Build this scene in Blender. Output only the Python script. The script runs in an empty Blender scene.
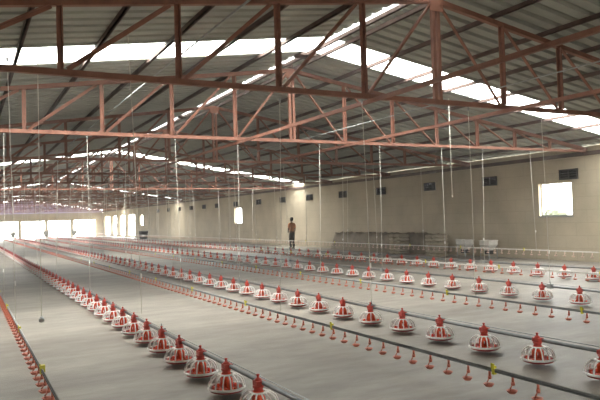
import bpy, bmesh, math, random
from mathutils import Vector, Matrix
random.seed(7)
S = bpy.context.scene
C = S.collection
PI = math.pi

# ---------------------------------------------------------------- materials
def new_mat(name):
    m = bpy.data.materials.new(name); m.use_nodes = True
    nt = m.node_tree; b = nt.nodes['Principled BSDF']
    return m, nt, b

def mat(name, col, rough=.6, metal=0., var=.12, scale=6., spec=.4, bump=0.):
    m, nt, b = new_mat(name)
    tc = nt.nodes.new('ShaderNodeTexCoord'); no = nt.nodes.new('ShaderNodeTexNoise')
    no.inputs['Scale'].default_value = scale; no.inputs['Detail'].default_value = 4
    nt.links.new(tc.outputs['Object'], no.inputs['Vector'])
    r = nt.nodes.new('ShaderNodeValToRGB')
    r.color_ramp.elements[0].position = .3; r.color_ramp.elements[1].position = .7
    r.color_ramp.elements[0].color = [c*(1-var) for c in col]+[1]
    r.color_ramp.elements[1].color = [min(1, c*(1+var)) for c in col]+[1]
    nt.links.new(no.outputs['Fac'], r.inputs['Fac']); nt.links.new(r.outputs['Color'], b.inputs['Base Color'])
    b.inputs['Roughness'].default_value = rough; b.inputs['Metallic'].default_value = metal
    b.inputs['Specular IOR Level'].default_value = spec
    if bump:
        bp = nt.nodes.new('ShaderNodeBump'); bp.inputs['Strength'].default_value = bump
        nt.links.new(no.outputs['Fac'], bp.inputs['Height']); nt.links.new(bp.outputs['Normal'], b.inputs['Normal'])
    return m

def floor_mat():
    m, nt, b = new_mat('concrete_floor'); N = nt.nodes.new; L = nt.links.new
    tc = N('ShaderNodeTexCoord')
    mp = N('ShaderNodeMapping'); mp.inputs['Scale'].default_value = (.10, .55, 1); L(tc.outputs['Object'], mp.inputs['Vector'])
    n1 = N('ShaderNodeTexNoise'); n1.inputs['Scale'].default_value = 1.; n1.inputs['Detail'].default_value = 6; n1.inputs['Roughness'].default_value = .6
    L(mp.outputs['Vector'], n1.inputs['Vector'])
    mp2 = N('ShaderNodeMapping'); mp2.inputs['Scale'].default_value = (.9, 2.2, 1); L(tc.outputs['Object'], mp2.inputs['Vector'])
    n2 = N('ShaderNodeTexNoise'); n2.inputs['Scale'].default_value = 1.5; n2.inputs['Detail'].default_value = 8; n2.inputs['Roughness'].default_value = .7
    L(mp2.outputs['Vector'], n2.inputs['Vector'])
    r1 = N('ShaderNodeValToRGB'); e = r1.color_ramp.elements
    e[0].position = .36; e[0].color = (.265, .238, .203, 1); e[1].position = .62; e[1].color = (.40, .365, .313, 1)
    L(n1.outputs['Fac'], r1.inputs['Fac'])
    r2 = N('ShaderNodeValToRGB'); e = r2.color_ramp.elements
    e[0].position = .34; e[0].color = (.66, .64, .61, 1); e[1].position = .7; e[1].color = (1.1, 1.1, 1.1, 1)
    L(n2.outputs['Fac'], r2.inputs['Fac'])
    mx = N('ShaderNodeMix'); mx.data_type = 'RGBA'; mx.blend_type = 'MULTIPLY'; mx.inputs[0].default_value = .9
    L(r1.outputs['Color'], mx.inputs[6]); L(r2.outputs['Color'], mx.inputs[7])
    L(mx.outputs[2], b.inputs['Base Color'])
    rr = N('ShaderNodeMapRange'); rr.inputs['To Min'].default_value = .42; rr.inputs['To Max'].default_value = .62
    L(n2.outputs['Fac'], rr.inputs['Value']); L(rr.outputs['Result'], b.inputs['Roughness'])
    b.inputs['Specular IOR Level'].default_value = .35
    bp = N('ShaderNodeBump'); bp.inputs['Strength'].default_value = .12; L(n2.outputs['Fac'], bp.inputs['Height']); L(bp.outputs['Normal'], b.inputs['Normal'])
    return m

def wall_mat():
    m, nt, b = new_mat('rendered_block_wall'); N = nt.nodes.new; L = nt.links.new
    tc = N('ShaderNodeTexCoord'); sp = N('ShaderNodeSeparateXYZ'); L(tc.outputs['Object'], sp.inputs['Vector'])
    cb = N('ShaderNodeCombineXYZ'); ad = N('ShaderNodeMath'); ad.operation = 'ADD'
    L(sp.outputs['X'], ad.inputs[0]); L(sp.outputs['Y'], ad.inputs[1]); L(ad.outputs[0], cb.inputs['X']); L(sp.outputs['Z'], cb.inputs['Y'])
    br = N('ShaderNodeTexBrick'); br.inputs['Scale'].default_value = 1; br.inputs['Brick Width'].default_value = .9; br.inputs['Row Height'].default_value = .45
    br.inputs['Mortar Size'].default_value = .012; br.inputs['Mortar Smooth'].default_value = .6; br.inputs['Bias'].default_value = 0
    br.inputs['Color1'].default_value = (.46, .39, .285, 1); br.inputs['Color2'].default_value = (.455, .388, .288, 1); br.inputs['Mortar'].default_value = (.395, .337, .248, 1)
    L(cb.outputs['Vector'], br.inputs['Vector'])
    n = N('ShaderNodeTexNoise'); n.inputs['Scale'].default_value = .7; n.inputs['Detail'].default_value = 6; L(tc.outputs['Object'], n.inputs['Vector'])
    r = N('ShaderNodeValToRGB'); e = r.color_ramp.elements
    e[0].position = .3; e[0].color = (.82, .82, .80, 1); e[1].position = .7; e[1].color = (1.12, 1.12, 1.12, 1)
    L(n.outputs['Fac'], r.inputs['Fac'])
    mx = N('ShaderNodeMix'); mx.data_type = 'RGBA'; mx.blend_type = 'MULTIPLY'; mx.inputs[0].default_value = 1
    L(br.outputs['Color'], mx.inputs[6]); L(r.outputs['Color'], mx.inputs[7]); L(mx.outputs[2], b.inputs['Base Color'])
    b.inputs['Roughness'].default_value = .85; b.inputs['Specular IOR Level'].default_value = .2
    return m

def sheet_mat(name='translucent_fibre_sheet', tr=(.96, .98, .97, 1)):
    m = bpy.data.materials.new(name); m.use_nodes = True; nt = m.node_tree
    for n in list(nt.nodes): nt.nodes.remove(n)
    o = nt.nodes.new('ShaderNodeOutputMaterial'); t = nt.nodes.new('ShaderNodeBsdfTransparent'); tl = nt.nodes.new('ShaderNodeBsdfTranslucent')
    t.inputs['Color'].default_value = tr; tl.inputs['Color'].default_value = (.9, .92, .9, 1)
    mx = nt.nodes.new('ShaderNodeMixShader'); mx.inputs[0].default_value = .2
    nt.links.new(t.outputs[0], mx.inputs[1]); nt.links.new(tl.outputs[0], mx.inputs[2]); nt.links.new(mx.outputs[0], o.inputs[0])
    return m

def curtain_mat():
    m = bpy.data.materials.new('lavender_woven_plastic'); m.use_nodes = True; nt = m.node_tree; b = nt.nodes['Principled BSDF']
    b.inputs['Base Color'].default_value = (.6, .56, .68, 1); b.inputs['Roughness'].default_value = .8
    tl = nt.nodes.new('ShaderNodeBsdfTranslucent'); tl.inputs['Color'].default_value = (.55, .52, .66, 1)
    mx = nt.nodes.new('ShaderNodeMixShader'); mx.inputs[0].default_value = .3; o = nt.nodes['Material Output']
    nt.links.new(b.outputs[0], mx.inputs[1]); nt.links.new(tl.outputs[0], mx.inputs[2]); nt.links.new(mx.outputs[0], o.inputs[0])
    return m
M = dict(
    curtain=curtain_mat(),
    floor=floor_mat(), wall=wall_mat(), sheet=sheet_mat(), ridge=sheet_mat('dimmed_fibre_sheet', (.13, .132, .13, 1)),  # ridge sheet tint is darkened to hold back daylight, not grime
    roof=mat('ribbed_steel_sheet', (.33, .335, .29), .6, .0, .14, 1.2, .3),
    steel=mat('red_oxide_painted_steel', (.245, .110, .074), .65, 0, .18, 5, .25),
    steel_dull=mat('dusty_dark_oxide_steel', (.15, .085, .075), .7, 0, .2, 5, .2),
    purlin=mat('dark_primer_purlin', (.115, .078, .066), .7, 0, .2, 4, .2),
    white=mat('white_plastic', (.85, .82, .78), .35, 0, .04, 9, .5),
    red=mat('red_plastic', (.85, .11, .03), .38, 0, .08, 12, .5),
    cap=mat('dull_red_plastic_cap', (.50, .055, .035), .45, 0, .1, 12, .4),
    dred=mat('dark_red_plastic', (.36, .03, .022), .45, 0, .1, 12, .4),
    galv=mat('galvanised_tube', (.20, .21, .21), .45, .5, .15, 9, .5),
    alu=mat('pale_aluminium_rail', (.36, .37, .36), .4, .5, .1, 9, .5),
    pvc=mat('white_pvc_pipe', (.62, .58, .53), .4, 0, .05, 9, .5),
    cup=mat('orange_red_cup', (.55, .15, .09), .45, 0, .1, 20, .45),
    palecup=mat('dusty_pale_pink_cup', (.66, .46, .38), .5, 0, .1, 20, .3),
    yellow=mat('yellow_plastic', (.62, .55, .03), .45, 0, .08, 15, .4),
    cord=mat('pale_nylon_cord', (.62, .59, .52), .7, 0, .08, 20, .2),
    vent=mat('dark_vent_plastic', (.035, .03, .028), .6, 0, .2, 9, .3),
    ventgap=mat('black_vent_recess', (.01, .01, .01), .8, 0, .2, 9, .1),
    hopper=mat('dusty_grey_hopper', (.55, .52, .47), .5, .1, .1, 4, .4),
    black=mat('black_rubber', (.02, .018, .017), .6, 0, .1, 9, .3),
    sack=mat('woven_feed_sack', (.36, .31, .235), .85, 0, .15, 14, .1, .3),
    tarp=mat('brown_tarpaulin', (.24, .195, .145), .75, 0, .2, 3, .2, .4),
    concrete=mat('grey_concrete_post', (.30, .30, .27), .85, 0, .12, 3, .2),
    skin=mat('brown_skin', (.16, .075, .042), .55, 0, .05, 10, .3),
    hair=mat('black_hair', (.018, .014, .012), .7, 0, .2, 40, .2),
    shirt=mat('orange_brown_shirt', (.52, .22, .10), .85, 0, .15, 10, .1),
    trousers=mat('dark_trousers', (.035, .028, .027), .9, 0, .2, 10, .1),
    earth=mat('pale_bare_earth', (.62, .58, .50), .9, 0, .15, .3, .1),
    leaf=mat('grey_green_leaves', (.075, .085, .06), .8, 0, .3, 3, .1, .4),
)

# ---------------------------------------------------------------- mesh helpers
class MB:
    """collects shapes for ONE mesh object"""
    def __init__(s): s.v = []; s.f = []; s.m = []; s.sm = []
    def add(s, vs, fs, mi=0, smooth=False):
        o = len(s.v); s.v += [tuple(v) for v in vs]
        for f in fs: s.f.append([i+o for i in f]); s.m.append(mi); s.sm.append(smooth)
    def box(s, x0, y0, z0, x1, y1, z1, mi=0):
        v = [(x, y, z) for z in (z0, z1) for y in (y0, y1) for x in (x0, x1)]
        s.add(v, [(0, 2, 3, 1), (4, 5, 7, 6), (0, 1, 5, 4), (2, 6, 7, 3), (0, 4, 6, 2), (1, 3, 7, 5)], mi)
    def bar(s, p, q, w, h, up=(0, 0, 1), mi=0):
        p, q = Vector(p), Vector(q); d = (q-p).normalized(); u = Vector(up)
        if abs(d.dot(u)) > .99: u = Vector((1, 0, 0))
        r = d.cross(u).normalized()*w/2; u = r.cross(d).normalized()*h/2
        v = [a+b*i+c*j for a in (p, q) for (i, j, b, c) in ((-1, -1, r, u), (1, -1, r, u), (1, 1, r, u), (-1, 1, r, u))]
        s.add(v, [(0, 1, 2, 3), (7, 6, 5, 4), (0, 4, 5, 1), (1, 5, 6, 2), (2, 6, 7, 3), (3, 7, 4, 0)], mi)
    def angle(s, p, q, w, t, side=(0, 1, 0), mi=0):
        """an L-section steel angle: two thin legs"""
        p, q = Vector(p), Vector(q); d = (q-p).normalized(); n = Vector(side); n = (n-d*n.dot(d)).normalized(); a = d.cross(n).normalized()
        s.bar(p, q, w, t, n, mi)                                   # flat leg in the truss plane
        o = a*(w/2-t/2)+n*(w/2)
        s.bar(p+o, q+o, t, w, n, mi)                               # outstanding leg
    def tube(s, pts, r, n=6, mi=0, cap=True):
        pts = [Vector(p) for p in pts]; rings = []
        rr = r if isinstance(r, (list, tuple)) else [r]*len(pts)
        o = []
        for i, p in enumerate(pts):
            d = (pts[min(i+1, len(pts)-1)]-pts[max(i-1, 0)]).normalized()
            u = Vector((0, 0, 1)) if abs(d.z) < .9 else Vector((1, 0, 0))
            a = d.cross(u).normalized(); b = a.cross(d).normalized()
            o += [p+(a*math.cos(2*PI*k/n)+b*math.sin(2*PI*k/n))*rr[i] for k in range(n)]
        fs = [(i*n+k, i*n+(k+1) % n, (i+1)*n+(k+1) % n, (i+1)*n+k) for i in range(len(pts)-1) for k in range(n)]
        if cap: fs += [tuple(range(n))[::-1], tuple((len(pts)-1)*n+k for k in range(n))]
        s.add(o, fs, mi, True)
    def lathe(s, prof, n=20, c=(0, 0, 0), mi=0, close=False):
        o = [(c[0]+r*math.cos(2*PI*k/n), c[1]+r*math.sin(2*PI*k/n), c[2]+z) for r, z in prof for k in range(n)]
        m = len(prof); rng = range(m if close else m-1)
        s.add(o, [(i*n+k, i*n+(k+1) % n, ((i+1) % m)*n+(k+1) % n, ((i+1) % m)*n+k) for i in rng for k in range(n)], mi, True)
    def build(s, name, mats, parent=None):
        me = bpy.data.meshes.new(name); me.from_pydata(s.v, [], s.f)
        for m in (mats if isinstance(mats, list) else [mats]): me.materials.append(m)
        me.polygons.foreach_set('material_index', s.m); me.polygons.foreach_set('use_smooth', s.sm); me.update()
        o = bpy.data.objects.new(name, me); C.objects.link(o)
        if parent: o.parent = parent
        return o

def tag(o, label, cat, group=None, kind=None):
    o['label'] = label; o['category'] = cat
    if group: o['group'] = group
    if kind: o['kind'] = kind
    return o
def thing(name, label, cat, loc=(0, 0, 0), rz=0, group=None):
    o = bpy.data.objects.new(name, None); C.objects.link(o); o.location = loc; o.rotation_euler = (0, 0, rz)
    o.empty_display_size = .1
    return tag(o, label, cat, group)
def struct(o): o['kind'] = 'structure'; return o
def dup(root, loc=None, parent=None):
    c = root.copy(); C.objects.link(c)
    if parent: c.parent = parent
    if loc is not None: c.location = loc
    for ch in root.children: dup(ch, None, c)
    return c
ORD = ['', 'first', 'second', 'third', 'fourth', 'fifth', 'sixth', 'seventh', 'eighth', 'ninth', 'tenth', 'eleventh', 'twelfth',
       'thirteenth', 'fourteenth', 'fifteenth', 'sixteenth', 'seventeenth', 'eighteenth', 'nineteenth', 'twentieth']
ORD += ['twenty-'+w for w in ORD[1:10]] + ['thirtieth']

# ---------------------------------------------------------------- dimensions
CAMZ = 1.8
RX, RZ, SL = 7.49, 5.68, .155            # ridge position, top of truss, roof slope
XR, XL = 18.9, 2*RX-18.9                 # inner faces of the long walls
Y0, SP, NT = 8.65, 5.65, 17              # first truss, spacing, count
BZ, PW = 3.80, 1.59                      # bottom chord, panel width
YB, YE = -6., 100.                       # gable ends
ROOF = .12                               # sheet above truss line
SLL = .142                               # the left slope is a little flatter
def rz(x, off=0.): return RZ-(SL if x > RX else SLL)*abs(x-RX)+off

# ---------------------------------------------------------------- shell
f = MB(); f.add([(XL-.2, YB, 0), (XR+.2, YB, 0), (XR+.2, YE+.3, 0), (XL-.2, YE+.3, 0)], [(0, 1, 2, 3)])
f.box(XL-.2, YB, -.3, XR+.2, YE+.3, -.01)
struct(f.build('floor', M['floor']))

WT = .22
def wall_x(name, x0, x1, holes, top):
    """wall running along Y between x0 and x1 with rectangular holes (y0, y1, z0, z1)"""
    w = MB(); ys = sorted({YB, YE}|{h[0] for h in holes}|{h[1] for h in holes})
    for a, b in zip(ys, ys[1:]):
        hs = [h for h in holes if h[0] <= a+1e-6 and h[1] >= b-1e-6]
        if not hs: w.box(x0, a, 0, x1, b, top); continue
        h = hs[0]
        if h[2] > 0: w.box(x0, a, 0, x1, b, h[2])
        w.box(x0, a, h[3], x1, b, top)
    return struct(w.build(name, M['wall']))
side_bays = [(79.5, 83.2, .15, 2.9), (85.0, 88.1, .15, 2.9), (90.1, 92.9, .15, 2.9), (94.9, 98.7, .15, 2.9)]
wins = [(14.98, 16.42, 1.60, 2.80), (44.9, 46.4, 1.52, 2.75), (75.4, 76.9, 1.5, 2.75)]
wall_x('wall_right', XR, XR+WT, wins+side_bays, 3.97)
left_holes = [(-3+i*5.65, 0.6+i*5.65, 1.0, 2.9) for i in range(7, 18)]  # openings in the unseen left wall, placed for the light they let in
wall_x('wall_left', XL-WT, XL, left_holes, 4.27)
def gable(name, y0, y1, lo_holes, z_beam0, z_beam1, closed):
    w = MB(); xs = sorted({XL-WT, XR+WT}|{h[0] for h in lo_holes}|{h[1] for h in lo_holes})
    for a, b in zip(xs, xs[1:]):
        if any(h[0] <= a+1e-6 and h[1] >= b-1e-6 for h in lo_holes): continue
        w.box(a, y0, 0, b, y1, z_beam0)
    w.box(XL-WT, y0, z_beam0, XR+WT, y1, z_beam1)
    if closed:
        p = [(XL-WT, z_beam1), (XR+WT, z_beam1), (XR+WT, rz(XR+WT, ROOF-.02)), (RX, rz(RX, ROOF-.02)), (XL-WT, rz(XL-WT, ROOF-.02))]
        v = [(x, y, z) for y in (y0, y1) for x, z in p]
        w.add(v, [(0, 1, 2, 3, 4), (9, 8, 7, 6, 5)]+[(i, i+5, (i+1) % 5+5, (i+1) % 5) for i in range(5)])
    return struct(w.build(name, M['wall']))
bays = [(-.35+3.62*i-3.5, -.35+3.62*i-.22, ) for i in range(6)]
bays = [(XR-1.15-3.62*(i+1)+.42, XR-1.15-3.62*i) for i in range(6)]
gable('wall_end', YE, YE+.3, bays, 2.5, 3.62, False)
gable('wall_rear', YB-.3, YB, [(2.0, 7.0)], 2.0, 3.9, True)  # unseen rear opening added so daylight reaches the near pans and floor

gc = MB(); zl = rz(XL)-.1; zr = rz(XR)-.1
gc.add([(x, YE+.15+d, z) for d in (0, .006) for x, z in ((XL, 3.62), (XR, 3.62), (XR, zr), (RX, RZ-.02), (XL, zl))], [(0, 1, 2, 3, 4), (9, 8, 7, 6, 5)])
tag(gc.build('gable_curtain', M['curtain']), 'pale lavender translucent curtain closing the far gable above the concrete beam', 'curtain')
# roof sheets with trapezoidal ribs running from ridge to eave
PITCH, RH = .36, .07
def rib(y):
    t = (y/PITCH) % 1.0
    if t < .60: return 0.
    if t < .68: return (t-.60)/.08*RH
    if t < .92: return RH
    return (1-t)/.08*RH
def sheet(mb, xa, xb, y0, y1, off):
    ys = {y0, y1}
    k = math.floor(y0/PITCH)-1
    while k*PITCH < y1+PITCH:
        for t in (0, .60, .68, .92):
            y = (k+t)*PITCH
            if y0 < y < y1: ys.add(y)
        k += 1
    ys = sorted(ys); v = []
    for y in ys:
        for x in (xa, xb): v.append((x, y, rz(x, off)+rib(y)))
    mb.add(v, [(2*i, 2*i+1, 2*i+3, 2*i+2) for i in range(len(ys)-1)])
SKY_L = [(11.65, 12.95), (34.5, 35.8), (60.3, 61.7), (84.5, 86.)]
SKY_R = [(11.95, 13.05), (34.8, 36.0), (60.6, 61.9), (84.8, 86.2)]
SLOT = .36
roof = MB()
for (xa, xb, sk) in ((XL-.7, RX-SLOT, SKY_L), (RX, XR+.7, SKY_R)):
    y = YB-.5
    for a, b in sk+[(YE+.8, None)]:
        sheet(roof, xa, xb, y, a, ROOF)
        if b: y = b
struct(roof.build('ceiling', M['roof']))
names = ['nearest', 'second', 'third', 'farthest']
for i, (l, r) in enumerate(zip(SKY_L, SKY_R)):
    for side, (a, b), xa, xb in (('left', l, XL-.7, RX-SLOT), ('right', r, RX, XR+.7)):
        s = MB(); sheet(s, xa, xb, a-.04, b+.04, ROOF+.012)
        tag(s.build('skylight_sheet', M['sheet']), f'white translucent skylight strip in the {side} roof slope, {names[i]} of its slope', 'skylight', 'translucent roof strips')
rs = MB(); rs.add([(RX-SLOT-.03, YB, rz(RX-SLOT, ROOF+.03)), (RX+.03, YB, RZ+ROOF+.03), (RX+.03, YE+.8, RZ+ROOF+.03), (RX-SLOT-.03, YE+.8, rz(RX-SLOT, ROOF+.03))], [(0, 1, 2, 3)])
tag(rs.build('ridge_light', M['ridge']), 'long thin white translucent strip running along the roof ridge', 'skylight')
# steel ridge saddles interrupting the light strip
rc = MB()
for i in range(60):
    y = 3+i*1.6+(i*37 % 7)*.08
    if (i*13) % 5 in (1, 3): rc.box(RX-SLOT-.03, y, RZ+ROOF-.11, RX+.03, y+.10+.25*((i*7) % 3 == 0), RZ+ROOF-.04)
tag(rc.build('ridge_strap', M['purlin']), 'dark metal straps crossing the bright ridge strip', 'strap', kind='stuff')

# purlins
pl_off = [.2, 1.45, 2.75, 4.05, 5.35, 6.65, 7.95, 9.25, 10.55]
for sgn, side in ((-1, 'left'), (1, 'right')):
    for j, d in enumerate(pl_off):
        x = RX+sgn*d; z = rz(x); p = MB()
        p.box(x-.02, YB, z+.03, x+.02, YE+.7, z+ROOF-.005)
        p.box(x-.02, YB, z+.03, x+.04, YE+.7, z+.038)
        w = 'closest to the ridge' if j == 0 else f'{ORD[j+1]} out from the ridge'
        tag(p.build('roof_purlin', M['purlin']), f'dark steel purlin under the {side} roof slope, {w}', 'purlin', 'purlins under the roof sheets')
# wall plates
for x, n in ((XR-.08, 'trim_1'), (XL, 'trim_2')):
    p = MB(); p.box(x, YB, 3.66, x+.08, YE, 3.795); struct(p.build(n, M['purlin']))

# ---------------------------------------------------------------- trusses
def truss_parts(mbs, y, get):
    K = 7; HX = XR-.02-RX
    e = .045
    b = get('bottom_chord'); b.bar((RX-HX, y, BZ+.0), (RX+HX, y, BZ+.0), .08, .08)
    for s in (-1, 1):
        t = get('top_chord'); zt = rz(RX)-.05
        t.bar((RX, y, zt), (RX+s*HX, y, zt-(SL if s > 0 else SLL)*HX), .09, .09)
    k = get('king_post'); 
    for dx in (-.055, .055): k.bar((RX+dx, y, BZ+.035), (RX+dx, y, RZ-.08), .062, .07, (0, 1, 0))
    g = get('gusset_plate'); g.box(RX-.15, y-.055, RZ-.26, RX+.15, y-.045, RZ-.03)
    for s in (-1, 1):
        for j in range(1, K+1):
            x = RX+s*j*PW
            p = get('post'); p.angle((x, y, BZ+.04), (x, y, rz(x)-.08), .075, .014, (0, -1, 0))
            if j <= 6 or True:
                d = get('diagonal'); xi = RX+s*(j-1)*PW+s*.10
                d.angle((xi, y-.01, rz(xi)-.10), (x-s*.09, y-.01, BZ+.045), .06, .012, (0, -1, 0))
                if j==7: pass
tr_label = {0: 'dark maroon roof truss nearest the camera, its king post at top right of centre',
            1: 'salmon pink roof truss in full light just beyond the nearest dark truss'}
for i in range(NT):
    y = Y0+i*SP
    mt = M['steel']
    if i <= 5:
        w = tr_label.get(i, f'red-brown roof truss, {ORD[i+1]} from the camera')
        t = thing('roof_truss', w, 'roof truss', (RX, y, BZ), 0, 'red oxide roof trusses')
        made = []
        def get(n):
            m = MB(); made.append((n, m)); return m
        truss_parts(None, y, get)
        for n, m in made:
            o = m.build(n, mt); o.parent = t; o.matrix_parent_inverse = Matrix.Translation((-RX, -y, -BZ))
    else:
        m = MB(); truss_parts(None, y, lambda n: m)
        o = m.build('roof_truss', mt); o.data.transform(Matrix.Translation((-RX, -y, -BZ))); o.location = (RX, y, BZ)
        tag(o, f'small dark red roof truss far down the shed, {ORD[i+1]} from the camera', 'roof truss', 'red oxide roof trusses')
# longitudinal ties on the bottom chords
for s, side in ((-1, 'left'), (1, 'right')):
    m = MB(); x = RX+s*PW-s*.05; m.bar((x, YB, BZ-.10), (x, YE, BZ-.08), .05, .065)
    tag(m.build('tie_beam', M['steel']), f'long red-brown steel tie under the trusses, {side} of the king posts', 'beam', 'long ties under the trusses')
m = MB(); m.tube([(RX+.5, YB, 3.9), (RX+.5, YE, 3.9)], .012, 5)
tag(m.build('winch_cable', M['alu']), 'thin pale winch cable running lengthwise through the trusses near the king posts', 'cable')
m = MB(); m.tube([(2.95, YB, 4.35), (2.95, YE, 4.35)], .015, 5)
tag(m.build('winch_cable', M['alu']), 'thin grey cable running lengthwise below the left roof slope', 'cable')

# ---------------------------------------------------------------- windows, vents
for i, (a, b, c, d) in enumerate(wins):
    t = bpy.data.objects.new(f'window_{i+1}', None); C.objects.link(t); struct(t); t.location = (XR+.1, a, c)
    g = MB(); zf = .03; W, H = b-a, d-c
    x = .06
    g.box(x-.02, 0, 0, x+.02, W, zf); g.box(x-.02, 0, H-zf, x+.02, W, H); g.box(x-.02, 0, zf, x+.02, zf, H-zf); g.box(x-.02, W-zf, zf, x+.02, W, H-zf)
    g.build('window_frame', M['concrete'], t)
    s = MB(); s.box(-.13, -.04, -.05, .12, W+.04, 0.0); s.build('window_sill', M['concrete'], t)
for n, yy in enumerate([15.05, 18.84, 22.58, 26.4, 30.1, 34.0, 37.7, 41.6, 46.0, 50.2, 53.4, 57.0, 60.7, 64.5, 68.5]):
    pos = ['nearest the camera, above the near window', 'second from the camera', 'third from the camera'][n] if n < 3 else f'{ORD[n+1]} from the camera'
    t = thing('wall_vent', f'dark louvred vent high on the right wall, {pos}', 'vent', (XR, yy, 2.88), 0, 'vents high on the right wall')
    g = MB(); W, H = .38, .37
    g.box(-.07, -W, 0, 0.0, W, .03); g.box(-.07, -W, H-.03, 0, W, H); g.box(-.07, -W, .03, 0, -W+.03, H-.03); g.box(-.07, W-.03, .03, 0, W, H-.03); g.box(-.07, -.015, .03, 0, .015, H-.03)
    vf = g.build('vent_frame', M['vent'], t)
    g = MB(); g.box(-.015, -W+.02, .02, -.005, W-.02, H-.02); g.build('backing', M['ventgap'], t)
    if n < 6:
        for j in range(4):
            g = MB(); z = .06+j*.085
            g.bar((-.04, -W+.03, z), (-.04, W-.03, z), .055, .008, (.5, 0, 1)); g.build('louvre', M['vent'], vf)

# ---------------------------------------------------------------- feeder lines and pans
PIPEZ = .300
ZS = .84                                # the pans are squat
class PMB(MB):
    def add(s, vs, fs, mi=0, smooth=False): MB.add(s, [(v[0], v[1], v[2]*ZS) for v in vs], fs, mi, smooth)
def pan_parts(near=True):
    out = []
    n = 28 if near else 14
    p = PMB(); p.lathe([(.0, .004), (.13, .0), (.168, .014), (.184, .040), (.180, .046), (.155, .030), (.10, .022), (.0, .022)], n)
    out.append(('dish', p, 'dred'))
    p = PMB(); p.lathe([(.184, .036), (.196, .040), (.199, .052), (.196, .064), (.180, .068), (.174, .060), (.178, .044)], n, close=True)
    out.append(('rim', p, 'white'))
    g = PMB(); R = 14 if near else 10
    for k in range(R):
        a = 2*PI*k/R+.1; ca, sa = math.cos(a), math.sin(a)
        pts = [(.188, .060), (.178, .120), (.156, .172), (.118, .202), (.085, .212)]
        g.tube([(r*ca, r*sa, z) for r, z in pts], .009 if near else .010, 5, cap=False)
    g.lathe([(.062, .205), (.090, .203), (.095, .211), (.088, .219), (.062, .220)], n, close=True)
    out.append(('grill', g, 'white'))
    c = PMB(); c.lathe([(.085, .026), (.066, .045), (.056, .060)], 16)
    for k in range(6):                                              # feed tube standing on six slotted legs
        a = 2*PI*k/6+.35; ca, sa = math.cos(a), math.sin(a)
        c.tube([(.052*ca, .052*sa, .05), (.050*ca, .050*sa, .150), (.046*ca, .046*sa, .165)], .0165, 6)
    c.lathe([(.048, .14), (.052, .165), (.048, .225)], 16)
    for k in range(8):                                              # feed level knobs around the dish
        a = 2*PI*(k+.5)/8; c.tube([(.125*math.cos(a), .125*math.sin(a), .026), (.125*math.cos(a), .125*math.sin(a), .070)], .014, 6)
    out.append(('feed_tube', c, 'red'))
    h = PMB(); h.lathe([(.042, .215), (.042, .255), (.052, .262), (.052, .278), (.034, .290), (.036, .335), (.026, .358), (.012, .366), (.010, .385), (.017, .392), (.016, .402), (.0, .408)], 16)
    h.box(-.034, -.048, .280, .055, .048, .335)
    out.append(('saddle_cap', h, 'cap'))
    return out
def far_pan_mesh():
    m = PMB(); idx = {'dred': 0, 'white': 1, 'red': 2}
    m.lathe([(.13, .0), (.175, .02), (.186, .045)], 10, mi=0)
    m.lathe([(.184, .036), (.199, .050), (.190, .068), (.176, .055)], 10, mi=1, close=True)
    for k in range(8):
        a = 2*PI*k/8+.1; ca, sa = math.cos(a), math.sin(a)
        m.tube([(r*ca, r*sa, z) for r, z in ((.188, .06), (.165, .155), (.085, .21))], .011, 4, mi=1, cap=False)
    m.lathe([(.062, .205), (.093, .205), (.088, .219), (.062, .220)], 10, mi=1, close=True)
    m.lathe([(.085, .03), (.066, .06), (.066, .16), (.054, .22)], 8, mi=2)
    m.lathe([(.044, .215), (.050, .27), (.034, .30), (.036, .345), (.012, .368), (.016, .40), (0, .408)], 8, mi=0)
    return m
FL = [  # X, first pan Y, pitch, description of the row
    (2.36, 5.33, .80, 'nearest row'),
    (5.88, 4.36, .855, 'second row'),
    (10.14, 7.95, .87, 'third row'),
    (13.95, 10.50, .875, 'fourth row'),
]
proto = None; far_proto = None; far_data = far_pan_mesh().build('feeder_pan', [M['dred'], M['white'], M['red']])
C.objects.unlink(far_data)
CUT = 69.
stuffm = MB(); count = 0
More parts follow.
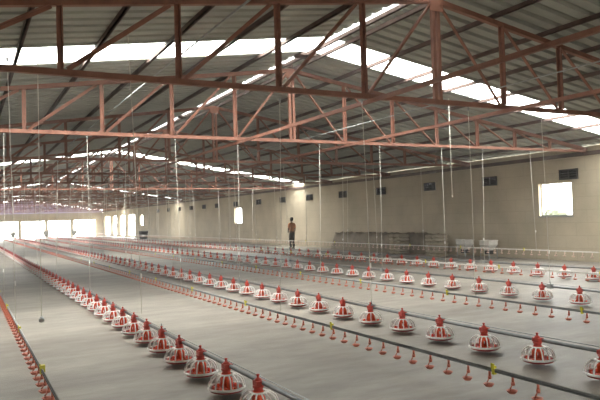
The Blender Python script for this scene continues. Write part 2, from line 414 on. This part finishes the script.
for li, (X, ys, pit, desc) in enumerate(FL):
    n = 0; y = ys
    while y < 93:
        n += 1
        lab = None
        if y < 27:
            w = f'{ORD[n]} from the camera'
            lab = f'red feeder pan with white grill, {w} in the {desc}'
            loc = (X, y, .04)
            if proto is None:
                proto = thing('feeder_pan', lab, 'feeder pan', loc)
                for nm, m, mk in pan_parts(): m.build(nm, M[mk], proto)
                o = proto
            else: o = dup(proto, loc)
        elif y < CUT:
            o = far_data.copy(); C.objects.link(o); o.location = (X, y, .04)
            lab = (f'small red and white feeder pan, {ORD[n]} from the camera in the {desc}' if n <= 30
                   else f'tiny distant red and white feeder pan, beyond the thirtieth in the {desc}')
        else:
            for k in (0,):
                m = far_pan_mesh()
                stuffm.v, off = stuffm.v, len(stuffm.v)
                stuffm.v += [(a+X, b+y, c+.04) for a, b, c in m.v]
                stuffm.f += [[q+off for q in ff] for ff in m.f]; stuffm.m += m.m; stuffm.sm += m.sm
            y += pit; continue
        o.rotation_euler = (0, 0, (n*1.7) % 6.28 if False else 0)
        tag(o, lab, 'feeder pan', f'feeder pans of the {desc}'); count += 1
        y += pit
    # the line itself
    t = thing('feeder_line', f'long grey feed tube carrying the red feeder pans of the {desc}', 'feeder line', (X, ys, 0), 0, 'feeder lines along the shed')
    g = MB(); pts = []
    yy = -5.0
    while yy <= 95: pts.append((.035, yy-ys, PIPEZ+.012*math.sin(yy*.55+li))); yy += 1.2
    g.tube(pts, .022, 8); g.build('auger_tube', M['galv'], t)
    g = MB(); g.tube([(a+.0, b, c+.045) for a, b, c in pts], .006, 4); g.build('anti_roost_wire', M['alu'], t)
    for i in range(-1, 12):
        yy = Y0+i*SP
        if yy < 4: continue
        g = MB(); zz = PIPEZ+.012*math.sin(yy*.55+li)
        g.box(-.01, yy-ys-.05, zz-.04, .08, yy-ys+.05, zz+.05); g.tube([(.035, yy-ys, zz+.05), (.035, yy-ys, zz+.11)], .012, 5)
        g.build('hanger_clamp', M['alu'], t)
o = stuffm.build('distant_feeder_pans', [M['dred'], M['white'], M['red']])
tag(o, 'tiny blurred feeder pans at the far end of the shed', 'feeder pan', kind='stuff')
print('individual pans', count)

# ---------------------------------------------------------------- drinker lines
def cup_mesh(pale):
    m = MB()
    m.tube([(0, 0, 0), (0, 0, -.045)], .012, 6, mi=0)
    m.tube([(0, 0, -.045), (-.0, 0, -.075)], .018, 6, mi=0)
    m.tube([(0, 0, -.06), (-.035, 0, -.10), (-.035, 0, -.125)], .007, 4, mi=0)
    m.lathe([(.0, -.150), (.030, -.147), (.048, -.125), (.052, -.118), (.044, -.120), (.028, -.138), (.0, -.140)], 12, c=(-.015, 0, 0), mi=0)
    return m
DL = [  # X, pipe z, first cup Y, last pitch, material of pipe, pale?, description
    (.69, .29, 6.20, .30, 'alu', False, 'drinker line in the lower left corner'),
    (4.44, .285, 3.95, .29, 'alu', False, 'drinker line between the two nearest feeder rows'),
    (8.20, .26, 6.0, .32, 'alu', False, 'drinker line between the second and third feeder rows'),
    (12.45, .34, 8.9, .32, 'pvc', True, 'pale drinker line between the third and fourth feeder rows'),
    (16.25, .53, 11.3, .32, 'pvc', True, 'raised pale drinker line beside the right wall'),
]
for li, (X, pz, ys, pit, pm, pale, desc) in enumerate(DL):
    t = thing('drinker_line', f'long {desc}', 'drinker line', (X, ys, 0), 0, 'nipple drinker lines along the shed')
    pts = []; yy = -5.
    while yy <= 95: pts.append((0, yy-ys, pz)); yy += 5
    g = MB(); g.bar((0, -5-ys, pz), (0, 95-ys, pz), .019, .019); g.build('water_pipe', M['pvc' if pale else 'galv'], t)
    g = MB(); g.tube([(0, -5-ys, pz+.019), (0, 95-ys, pz+.019)], .0095, 6); g.build('support_rail', M[pm], t)
    base = cup_mesh(pale).build('drinker_cup', M['palecup' if li == 4 else 'cup'])
    base.parent = t; base.location = (0, 0, pz-.01)
    for k in range(1, 100):
        c = base.copy(); C.objects.link(c); c.location = (0, k*pit, pz-.01)
    st = MB(); k = 100; src = cup_mesh(pale)
    while ys+k*pit < 90:
        off = len(st.v); st.v += [(a, b+k*pit, c+pz-.01) for a, b, c in src.v]
        st.f += [[q+off for q in ff] for ff in src.f]; st.m += src.m; st.sm += src.sm; k += 1
    o = st.build('distant_drinker_cups', M['palecup' if li == 4 else 'cup'], t); o['kind'] = 'stuff'
    # yellow clips at the pipe joints
    for k in range(9):
        yy = ({0: .9, 1: .52, 2: .4, 3: .3, 4: .5}[li])+k*3.0
        g = MB(); g.box(-.018, yy-.015, pz-.03, .018, yy+.015, pz+.05); g.box(-.022, yy-.02, pz+.02, -.014, yy+.02, pz+.075)
        if li == 0 and k == 0: g.box(-.02, yy-.03, pz-.01, .03, yy+.03, pz+.06)
        g.build('joint_clip', M['yellow'], t)

# ---------------------------------------------------------------- hanging cords
rows = [(.69, .32, 'the lower left drinker line', 0), (2.395, PIPEZ+.1, 'the nearest feeder row', 1), (4.44, .32, 'the drinker between first and second feeder rows', 0),
        (5.915, PIPEZ+.1, 'the second feeder row', 1), (8.20, .29, 'the drinker between second and third feeder rows', 0), (10.175, PIPEZ+.1, 'the third feeder row', 1),
        (12.45, .37, 'the drinker between third and fourth feeder rows', 0), (13.985, PIPEZ+.1, 'the fourth feeder row', 1), (16.25, .56, 'the raised drinker', 0)]
FH, yaw, pit_, rol = 627.16, .4917, .0289, -.0302
def basis():
    fw = Vector((math.sin(yaw)*math.cos(pit_), math.cos(yaw)*math.cos(pit_), math.sin(pit_)))
    r = Vector((math.cos(yaw), -math.sin(yaw), 0)); u = r.cross(fw); c, s = math.cos(rol), math.sin(rol)
    return c*r+s*u, -s*r+c*u, fw
def cord(x, y, z0, z1, lab, feeder, dx=0, r=.008, grp='pale cords hanging the lines from the trusses'):
    t = thing('hanging_cord', lab, 'cord', (x, y, z0), 0, grp)
    g = MB(); g.tube([(0, 0, 0), (dx*.5+.01, 0, (z1-z0)*.5), (dx, 0, z1-z0)], r, 5); g.build('line', M['cord'], t)
    g = MB(); g.box(-.008, -.012, .55, .012, .012, .62); g.build('adjuster', M['white'], t)
    g = MB(); g.tube([(dx, 0, z1-z0-.07), (dx, 0, z1-z0)], .018, 8); g.build('pulley', M['alu'], t)
for (x, z0, desc, fd) in rows:
    for i in range(0, 10):
        y = Y0+i*SP
        if x > 15 and i == 0: continue
        if x > 11 and i < 1: continue
        if x > 15 and i == 4: continue
        if x < 1 and i == 0: y = 10.9
        if abs(x-4.44) < .01 and i == 0: y = 9.05
        if abs(x-2.395) < .01 and i == 0: y = 9.75
        top = BZ-.05 if not (y == 9.75) else 4.8
        w = f'{ORD[i+1]} truss' if i else 'nearest truss'
        lab = f'cord over {desc}, {w}'
        if y == 9.75: lab = 'long pale cord hanging from the roof to the nearest feeder row, left of centre'
        if y == 10.9: lab = 'pale cord at the left picture edge above the lower left drinker line'
        if y == 10.9: top = 4.5
        if i > 6 and x < 3: continue
        cord(x, y, z0, top, lab, fd, dx=[-.06, .05, -.12, .0, .09][(i+int(x)) % 5], r=.0056+.0008*i)
t = thing('hanging_cord', 'loose thin cord with a small pulley, dangling over bare floor at left', 'cord', (1.02, 10.4, .35))
g = MB(); g.tube([(0, 0, .05), (.01, 0, 4.15)], .006, 5); g.build('line', M['cord'], t)
g = MB(); g.lathe([(.0, -.03), (.035, -.02), (.045, .02), (.02, .06), (0, .07)], 10); g.build('pulley', M['alu'], t)
t = thing('hanging_cord', 'short cord left dangling in mid-air in front of the right wall', 'cord', (11.9, 13.3, 2.3))
g = MB(); g.tube([(0, 0, 0), (.0, 0, 2.7)], .008, 5); g.build('line', M['cord'], t)
g = MB(); g.tube([(0, 0, -.04), (0, 0, 0)], .015, 6); g.build('knot', M['cord'], t)

# ---------------------------------------------------------------- feed hoppers, stacks by the wall
def hopper(x, y, s, lab, grp=None, dark=False):
    t = thing('feed_hopper', lab, 'hopper', (x, y, 0), 0, grp)
    m = MB()
    def ring(hw, z): return [(-hw, -hw, z), (hw, -hw, z), (hw, hw, z), (-hw, hw, z)]
    v = ring(.24*s, .72*s)+ring(.24*s, .56*s)+ring(.10*s, .33*s)
    m.add(v, [(a+k, a+(k+1) % 4, a+4+(k+1) % 4, a+4+k) for a in (0, 4) for k in range(4)]+[(8, 9, 10, 11)])
    m.add([(p[0]*.94, p[1]*.94, .68*s) for p in ring(.24*s, 0)], [(0, 1, 2, 3)])
    for sx, sy in ((-1, 0), (1, 0), (0, -1), (0, 1)):
        m.box(min(sx*.26*s, sx*.235*s)-(.0 if sx else .26*s), min(sy*.26*s, sy*.235*s)-(0 if sy else .26*s), .70*s,
              max(sx*.26*s, sx*.235*s)+(0 if sx else .26*s), max(sy*.26*s, sy*.235*s)+(0 if sy else .26*s), .735*s)
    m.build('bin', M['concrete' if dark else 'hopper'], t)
    b = MB(); b.box(-.11*s, -.13*s, .20*s, .11*s, .13*s, .34*s); b.build('intake_boot', M['black'], t)
    for sx in (-1, 1):
        for sy in (-1, 1):
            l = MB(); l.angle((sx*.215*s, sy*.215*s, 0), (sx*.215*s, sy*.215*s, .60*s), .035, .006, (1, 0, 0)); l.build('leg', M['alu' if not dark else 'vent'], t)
hopper(17.8, 17.95, 1.0, 'grey feed hopper against the right wall, the nearer of the pale pair', 'pale feed hoppers by the wall')
hopper(17.8, 19.25, 1.0, 'grey feed hopper against the right wall, the farther of the pale pair', 'pale feed hoppers by the wall')
for X, nm in ((2.36, 'first'), (5.88, 'second'), (10.14, 'third'), (13.95, 'fourth')):
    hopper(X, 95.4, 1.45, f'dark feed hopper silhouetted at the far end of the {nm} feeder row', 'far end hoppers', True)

def sack_mesh(L=.66, W=.40, H=.16):
    bm = bmesh.new(); bmesh.ops.create_cube(bm, size=1)
    bmesh.ops.subdivide_edges(bm, edges=bm.edges[:], cuts=5, use_grid_fill=True)
    for v in bm.verts:
        x, y, z = v.co*2
        k = 1-.30*abs(x)**4-.30*abs(y)**4
        nx = x*(1-.10*abs(y)**3); ny = y*(1-.10*abs(x)**3)
        v.co = (nx*L/2, ny*W/2, z*H/2*max(k, .35)+.006*math.sin(9*x+5*y))
    for fc in bm.faces: fc.smooth = True
    me = bpy.data.meshes.new('feed_sack'); bm.to_mesh(me); bm.free(); me.materials.append(M['sack']); return me
sk = sack_mesh()
def stack(cx, cy, cols, rows_, who):
    for r in range(rows_):
        for c in range(cols):
            o = bpy.data.objects.new('feed_sack', sk); C.objects.link(o)
            o.location = (cx+.02*math.sin(r*3.1), cy+(c-(cols-1)/2)*.42, .085+r*.155)
            o.rotation_euler = (0, 0, .05*math.sin(r*2.3+c))
            pos = 'topmost' if r == rows_-1 else ('bottom one' if r == 0 else f'{ORD[r+1]} from the floor')
            sd = '' if cols == 1 else (', nearer column' if c == 0 else ', farther column')
            tag(o, f'pale feed sack, {pos} in the {who}{sd}', 'sack', f'feed sacks of the {who}')
stack(17.7, 20.85, 2, 6, 'stack beside the hoppers')
stack(17.7, 23.45, 2, 6, 'farther wall stack')
# low pile under a tarpaulin
bm = bmesh.new(); nx, ny = 8, 60
Ya, Yb2 = 21.5, 30.5
grid = [[bm.verts.new((18.1+.7*i/nx, Ya+(Yb2-Ya)*j/ny, 0)) for j in range(ny+1)] for i in range(nx+1)]
for i in range(nx+1):
    for j in range(ny+1):
        u = i/nx; w = min(1, j/3, (ny-j)/3)
        h = min(1, .0+u*6) if u < .2 else 1
        grid[i][j].co.z = .01+(.88+.06*math.sin(j*.9)+.04*math.sin(j*2.1+i))*h*w*(1 if i < nx else 1)
for i in range(nx):
    for j in range(ny):
        fc = bm.faces.new((grid[i][j], grid[i+1][j], grid[i+1][j+1], grid[i][j+1])); fc.smooth = True
ext = bmesh.ops.extrude_face_region(bm, geom=bm.faces[:])
for v in [g for g in ext['geom'] if isinstance(g, bmesh.types.BMVert)]: v.co.z = 0.0
me = bpy.data.meshes.new('covered_pile'); bm.to_mesh(me); bm.free(); me.materials.append(M['tarp'])
o = bpy.data.objects.new('covered_pile', me); C.objects.link(o); tag(o, 'long low pile under a dark brown tarpaulin against the right wall', 'pile')
# small black bin at the far wall
m = MB(); m.lathe([(0, 0), (.42, 0), (.55, .9), (.50, .9), (.40, .06), (0, .06)], 16)
o = m.build('rubber_tub', M['black']); o.location = (17.7, 70.5, 0); tag(o, 'black tub on the floor near the first side opening', 'tub')

# ---------------------------------------------------------------- person
def skin_mesh(name, verts, edges, radii, m, parent, root=0, sub=2):
    me = bpy.data.meshes.new(name); me.from_pydata(verts, edges, []); o = bpy.data.objects.new(name, me); C.objects.link(o)
    md = o.modifiers.new('skin', 'SKIN'); md.use_smooth_shade = True
    sv = me.skin_vertices[0].data
    for i, r in enumerate(radii): sv[i].radius = r if isinstance(r, tuple) else (r, r); sv[i].use_root = (i == root)
    ss = o.modifiers.new('sub', 'SUBSURF'); ss.levels = sub; ss.render_levels = sub
    dg = bpy.context.evaluated_depsgraph_get(); dg.update()
    em = bpy.data.meshes.new_from_object(o.evaluated_get(dg)); o.modifiers.clear(); o.data = em
    em.materials.clear(); em.materials.append(m); em.polygons.foreach_set('use_smooth', [True]*len(em.polygons))
    if parent: o.parent = parent
    return o
P = thing('person', 'person in orange-brown top and dark trousers standing with back turned before the right wall', 'person', (17.0, 32.9, 0), .25); P.scale = (1.05, 1.05, 1.05)
# facing +Y (away from camera): body
V = [(0, 0, .94), (0, .0, 1.08), (0, -.01, 1.24), (0, -.015, 1.38), (0, -.005, 1.46), (0, .01, 1.53),      # 0-5 pelvis..neck
     (-.09, 0, .88), (-.105, .01, .50), (-.11, -.02, .085), (-.12, .12, .035),                              # left leg 6-9
     (.09, 0, .88), (.105, .01, .50), (.12, -.02, .085), (.135, .12, .035),                                 # right leg 10-13
     (-.15, -.01, 1.40), (-.20, -.01, 1.35), (-.235, -.01, 1.10), (-.17, .13, .98), (-.13, .17, .97),       # left arm 14-18
     (.15, -.01, 1.40), (.20, -.01, 1.35), (.245, -.02, 1.08), (.235, .06, .85), (.232, .08, .79)]          # right arm 19-23
Ed = [(0, 1), (1, 2), (2, 3), (3, 4), (4, 5), (0, 6), (6, 7), (7, 8), (8, 9), (0, 10), (10, 11), (11, 12), (12, 13),
      (3, 14), (14, 15), (15, 16), (16, 17), (17, 18), (3, 19), (19, 20), (20, 21), (21, 22), (22, 23)]
Rd = [(.145, .105), (.13, .10), (.145, .105), (.14, .095), (.065, .06), (.052, .052), .088, .055, .037, .036, .088, .055, .037, .036,
      .06, .055, .042, .030, .030, .06, .055, .042, .030, .030]
body = skin_mesh('body', V, Ed, Rd, M['skin'], P)
# five fingers on each hand
fg = MB()
for (bx, by, bz, d, sd) in ((-.13, .17, .97, Vector((.8, .55, -.2)), 1), (.232, .08, .79, Vector((-.05, .25, -1)), -1)):
    d.normalize(); acr = Vector((0, 0, 1)).cross(d) if abs(d.z) < .8 else Vector((0, 1, 0)); acr.normalize(); pal = acr.cross(d)
    b0 = Vector((bx, by, bz))
    for k, ln in enumerate((.062, .075, .072, .055)):
        st = b0+acr*(k-1.5)*.018+d*.03
        fg.tube([st, st+d*ln*.55, st+d*ln*.85+pal*.012, st+d*ln+pal*.03], [.009, .0085, .008, .006], 6)
    st = b0+acr*-.03
    fg.tube([st, st-acr*.022+d*.022, st-acr*.026+d*.05], [.010, .0095, .007], 6)
fg.build('fingers', M['skin'], P)
# head with face, ears
hd = bmesh.new(); bmesh.ops.create_uvsphere(hd, u_segments=28, v_segments=20, radius=1)
for v in hd.verts:
    x, y, z = v.co
    X_, Y_, Z_ = x*.076, y*.097, z*.118
    if z < -.2: X_ *= 1-.28*(-z-.2); Y_ *= 1-.10*(-z-.2)
    if y > .75 and abs(x) < .25 and -.25 < z < .15: Y_ += .022*(1-abs(x)/.25)
    if y > .7 and .05 < z < .28 and .2 < abs(x) < .55: Y_ -= .010
    if y > .8 and -.52 < z < -.38 and abs(x) < .35: Y_ += .006
    v.co = (X_, Y_+.01, Z_+1.635)
for s_ in (-1, 1):
    bmesh.ops.create_uvsphere(hd, u_segments=10, v_segments=8, radius=1, matrix=Matrix.Translation((s_*.078, 0, 1.63)) @ Matrix.Diagonal((.010, .022, .032, 1)))
for fc in hd.faces: fc.smooth = True
me = bpy.data.meshes.new('head'); hd.to_mesh(me); hd.free(); me.materials.append(M['skin']); ho = bpy.data.objects.new('head', me); C.objects.link(ho); ho.parent = P
hb = bmesh.new(); bmesh.ops.create_uvsphere(hb, u_segments=24, v_segments=16, radius=1)
for v in list(hb.verts):
    x, y, z = v.co; lump = 1+.03*math.sin(14*x+9*z)
    v.co = (x*.092*lump, y*.108*lump-.008, z*.112*lump+1.665)
geom = [v for v in hb.verts if v.co.y > .035 and v.co.z < 1.70]
bmesh.ops.delete(hb, geom=geom, context='VERTS')
bmesh.ops.create_uvsphere(hb, u_segments=14, v_segments=10, radius=.055, matrix=Matrix.Translation((.01, -.075, 1.72)))
for fc in hb.faces: fc.smooth = True
me = bpy.data.meshes.new('hair'); hb.to_mesh(me); hb.free(); me.materials.append(M['hair']); ho = bpy.data.objects.new('hair', me); C.objects.link(ho); ho.parent = P
# clothes
sv = [(0, 0, .95), (0, .0, 1.08), (0, -.01, 1.24), (0, -.015, 1.39), (0, -.008, 1.45), (-.15, -.01, 1.405), (-.205, -.01, 1.35), (-.232, -.01, 1.15), (.15, -.01, 1.405), (.205, -.01, 1.35), (.24, -.015, 1.15)]
se = [(0, 1), (1, 2), (2, 3), (3, 4), (3, 5), (5, 6), (6, 7), (3, 8), (8, 9), (9, 10)]
sr = [(.168, .128), (.150, .118), (.162, .122), (.155, .112), (.075, .072), .074, .070, .060, .074, .070, .060]
skin_mesh('shirt', sv, se, sr, M['shirt'], P)
pv = [(0, 0, .97), (0, 0, .90), (-.095, 0, .82), (-.108, .01, .50), (-.112, -.02, .10), (.095, 0, .82), (.108, .01, .50), (.122, -.02, .10)]
pe = [(0, 1), (1, 2), (2, 3), (3, 4), (1, 5), (5, 6), (6, 7)]
pr = [(.160, .120), (.160, .122), .108, .080, .066, .108, .080, .066]
skin_mesh('trousers', pv, pe, pr, M['trousers'], P)
for s_, x_ in ((-1, -.115), (1, .128)):
    bs = bmesh.new(); bmesh.ops.create_uvsphere(bs, u_segments=14, v_segments=10, radius=1)
    for v in bs.verts:
        x, y, z = v.co; v.co = (x*.048+x_, y*.135+.055, max(z, -.6)*.06+.036)
    for fc in bs.faces: fc.smooth = True
    me = bpy.data.meshes.new('shoe'); bs.to_mesh(me); bs.free(); me.materials.append(M['black']); so = bpy.data.objects.new('shoe', me); C.objects.link(so); so.parent = P

# ---------------------------------------------------------------- outside
g = MB(); g.add([(-250, -150, -.31), (350, -150, -.31), (350, 400, -.31), (-250, 400, -.31)], [(0, 1, 2, 3)])
struct(g.build('ground_outside', M['earth']))
def bush(x, y, z, r, lab):
    bm = bmesh.new(); rnd = random.Random(int(x*10))
    for k in range(46):
        a = rnd.uniform(0, 2*PI); rr = r*rnd.random()**.5; h = rnd.uniform(.1, 1)
        c = Vector((rr*math.cos(a), rr*math.sin(a)*1.0, h*r*1.2*(1-.5*(rr/r)**2)))
        bmesh.ops.create_icosphere(bm, subdivisions=2, radius=r*rnd.uniform(.12, .24), matrix=Matrix.Translation(c))
    for v in bm.verts: v.co += Vector((rnd.uniform(-1, 1), rnd.uniform(-1, 1), rnd.uniform(-1, 1)))*r*.035
    me = bpy.data.meshes.new('bush'); bm.to_mesh(me); bm.free(); me.materials.append(M['leaf'])
    o = bpy.data.objects.new('bush', me); C.objects.link(o); o.location = (x, y, z); tag(o, lab, 'bush')
bush(23.5, 20.1, -.31, 1.85, 'washed-out green bush outside the near window in the right wall')

# ---------------------------------------------------------------- light
W = bpy.data.worlds.new('sky'); S.world = W; W.use_nodes = True
bg = W.node_tree.nodes['Background']; bg.inputs['Color'].default_value = (.98, .975, .95, 1); bg.inputs['Strength'].default_value = 19.5
def portal(name, loc, sx, sy, rot):
    l = bpy.data.lights.new(name, 'AREA'); l.shape = 'RECTANGLE'; l.size = sx; l.size_y = sy; l.cycles.is_portal = True
    o = bpy.data.objects.new(name, l); C.objects.link(o); o.location = loc; o.rotation_euler = rot; return o
th = math.atan(SL)
for (a, b), (c, d) in zip(SKY_L, SKY_R):
    w = XR-XL; hl = (w/2+.3)
    portal('daylight', (RX-hl/2-.2, (a+b)/2, rz(RX-hl/2-.2, ROOF+.10)), hl, b-a+.1, (0, -math.atan(SLL), 0))
    portal('daylight', (RX+hl/2, (c+d)/2, rz(RX+hl/2, ROOF+.10)), hl, d-c+.1, (0, th, 0))
portal('daylight', (RX-SLOT/2, (YB+YE)/2, RZ+ROOF+.10), SLOT+.1, YE-YB, (0, 0, 0))
portal('daylight', (XL-WT-.05, 66, 1.95), 2., 64, (0, -PI/2, 0))
portal('daylight', (XR+WT+.05, 89.1, 1.5), 3., 20, (0, PI/2, 0))
portal('daylight', (RX, YE+.35, 2.8), 24, 5.6, (-PI/2, 0, 0))
portal('daylight', (4.5, YB-.4, 1.0), 5, 2.0, (PI/2, 0, 0))  # portal for the added rear opening
portal('daylight', (XR+WT+.05, 15.7, 2.2), 1.3, 1.6, (0, PI/2, 0))

# thin dust haze filling the shed
hz = MB(); a_, b_ = XL-WT-.02, XR+WT+.02
hz.add([(x, y, z) for y in (YB-.1, YE+.35) for x, z in ((a_, -.05), (b_, -.05), (b_, rz(b_, .22)), (RX, RZ+.25), (a_, rz(a_, .22)))],
       [(0, 1, 2, 3, 4), (9, 8, 7, 6, 5)]+[((i+1) % 5, i, i+5, (i+1) % 5+5) for i in range(5)])
ho = hz.build('dust_haze', M['sheet']); hm = bpy.data.materials.new('dust_haze'); hm.use_nodes = True; nt = hm.node_tree
for n in list(nt.nodes): nt.nodes.remove(n)
vo = nt.nodes.new('ShaderNodeVolumeScatter'); vo.inputs['Color'].default_value = (.96, .93, .9, 1); vo.inputs['Density'].default_value = .0032; vo.inputs['Anisotropy'].default_value = .4
oo = nt.nodes.new('ShaderNodeOutputMaterial'); nt.links.new(vo.outputs[0], oo.inputs['Volume'])
ho.data.materials.clear(); ho.data.materials.append(hm); tag(ho, 'thin pale dust haze hanging in the air of the shed', 'haze', kind='stuff')
# ---------------------------------------------------------------- camera
cam = bpy.data.cameras.new('camera'); co = bpy.data.objects.new('camera', cam); C.objects.link(co)
cam.sensor_width = 36; cam.lens = FH/600*36; cam.clip_end = 900; cam.clip_start = .05
r_, u_, f_ = basis()
mw = Matrix((( r_.x, u_.x, -f_.x, 0), (r_.y, u_.y, -f_.y, 0), (r_.z, u_.z, -f_.z, CAMZ), (0, 0, 0, 1)))
co.matrix_world = mw; S.camera = co
S.view_settings.view_transform = 'Standard'; S.view_settings.look = 'None'; S.view_settings.gamma = 1; S.view_settings.use_curve_mapping = False
S.view_settings.exposure = .07
S.cycles.max_bounces = 8; S.cycles.diffuse_bounces = 5; S.cycles.transparent_max_bounces = 12; S.cycles.sample_clamp_indirect = 12
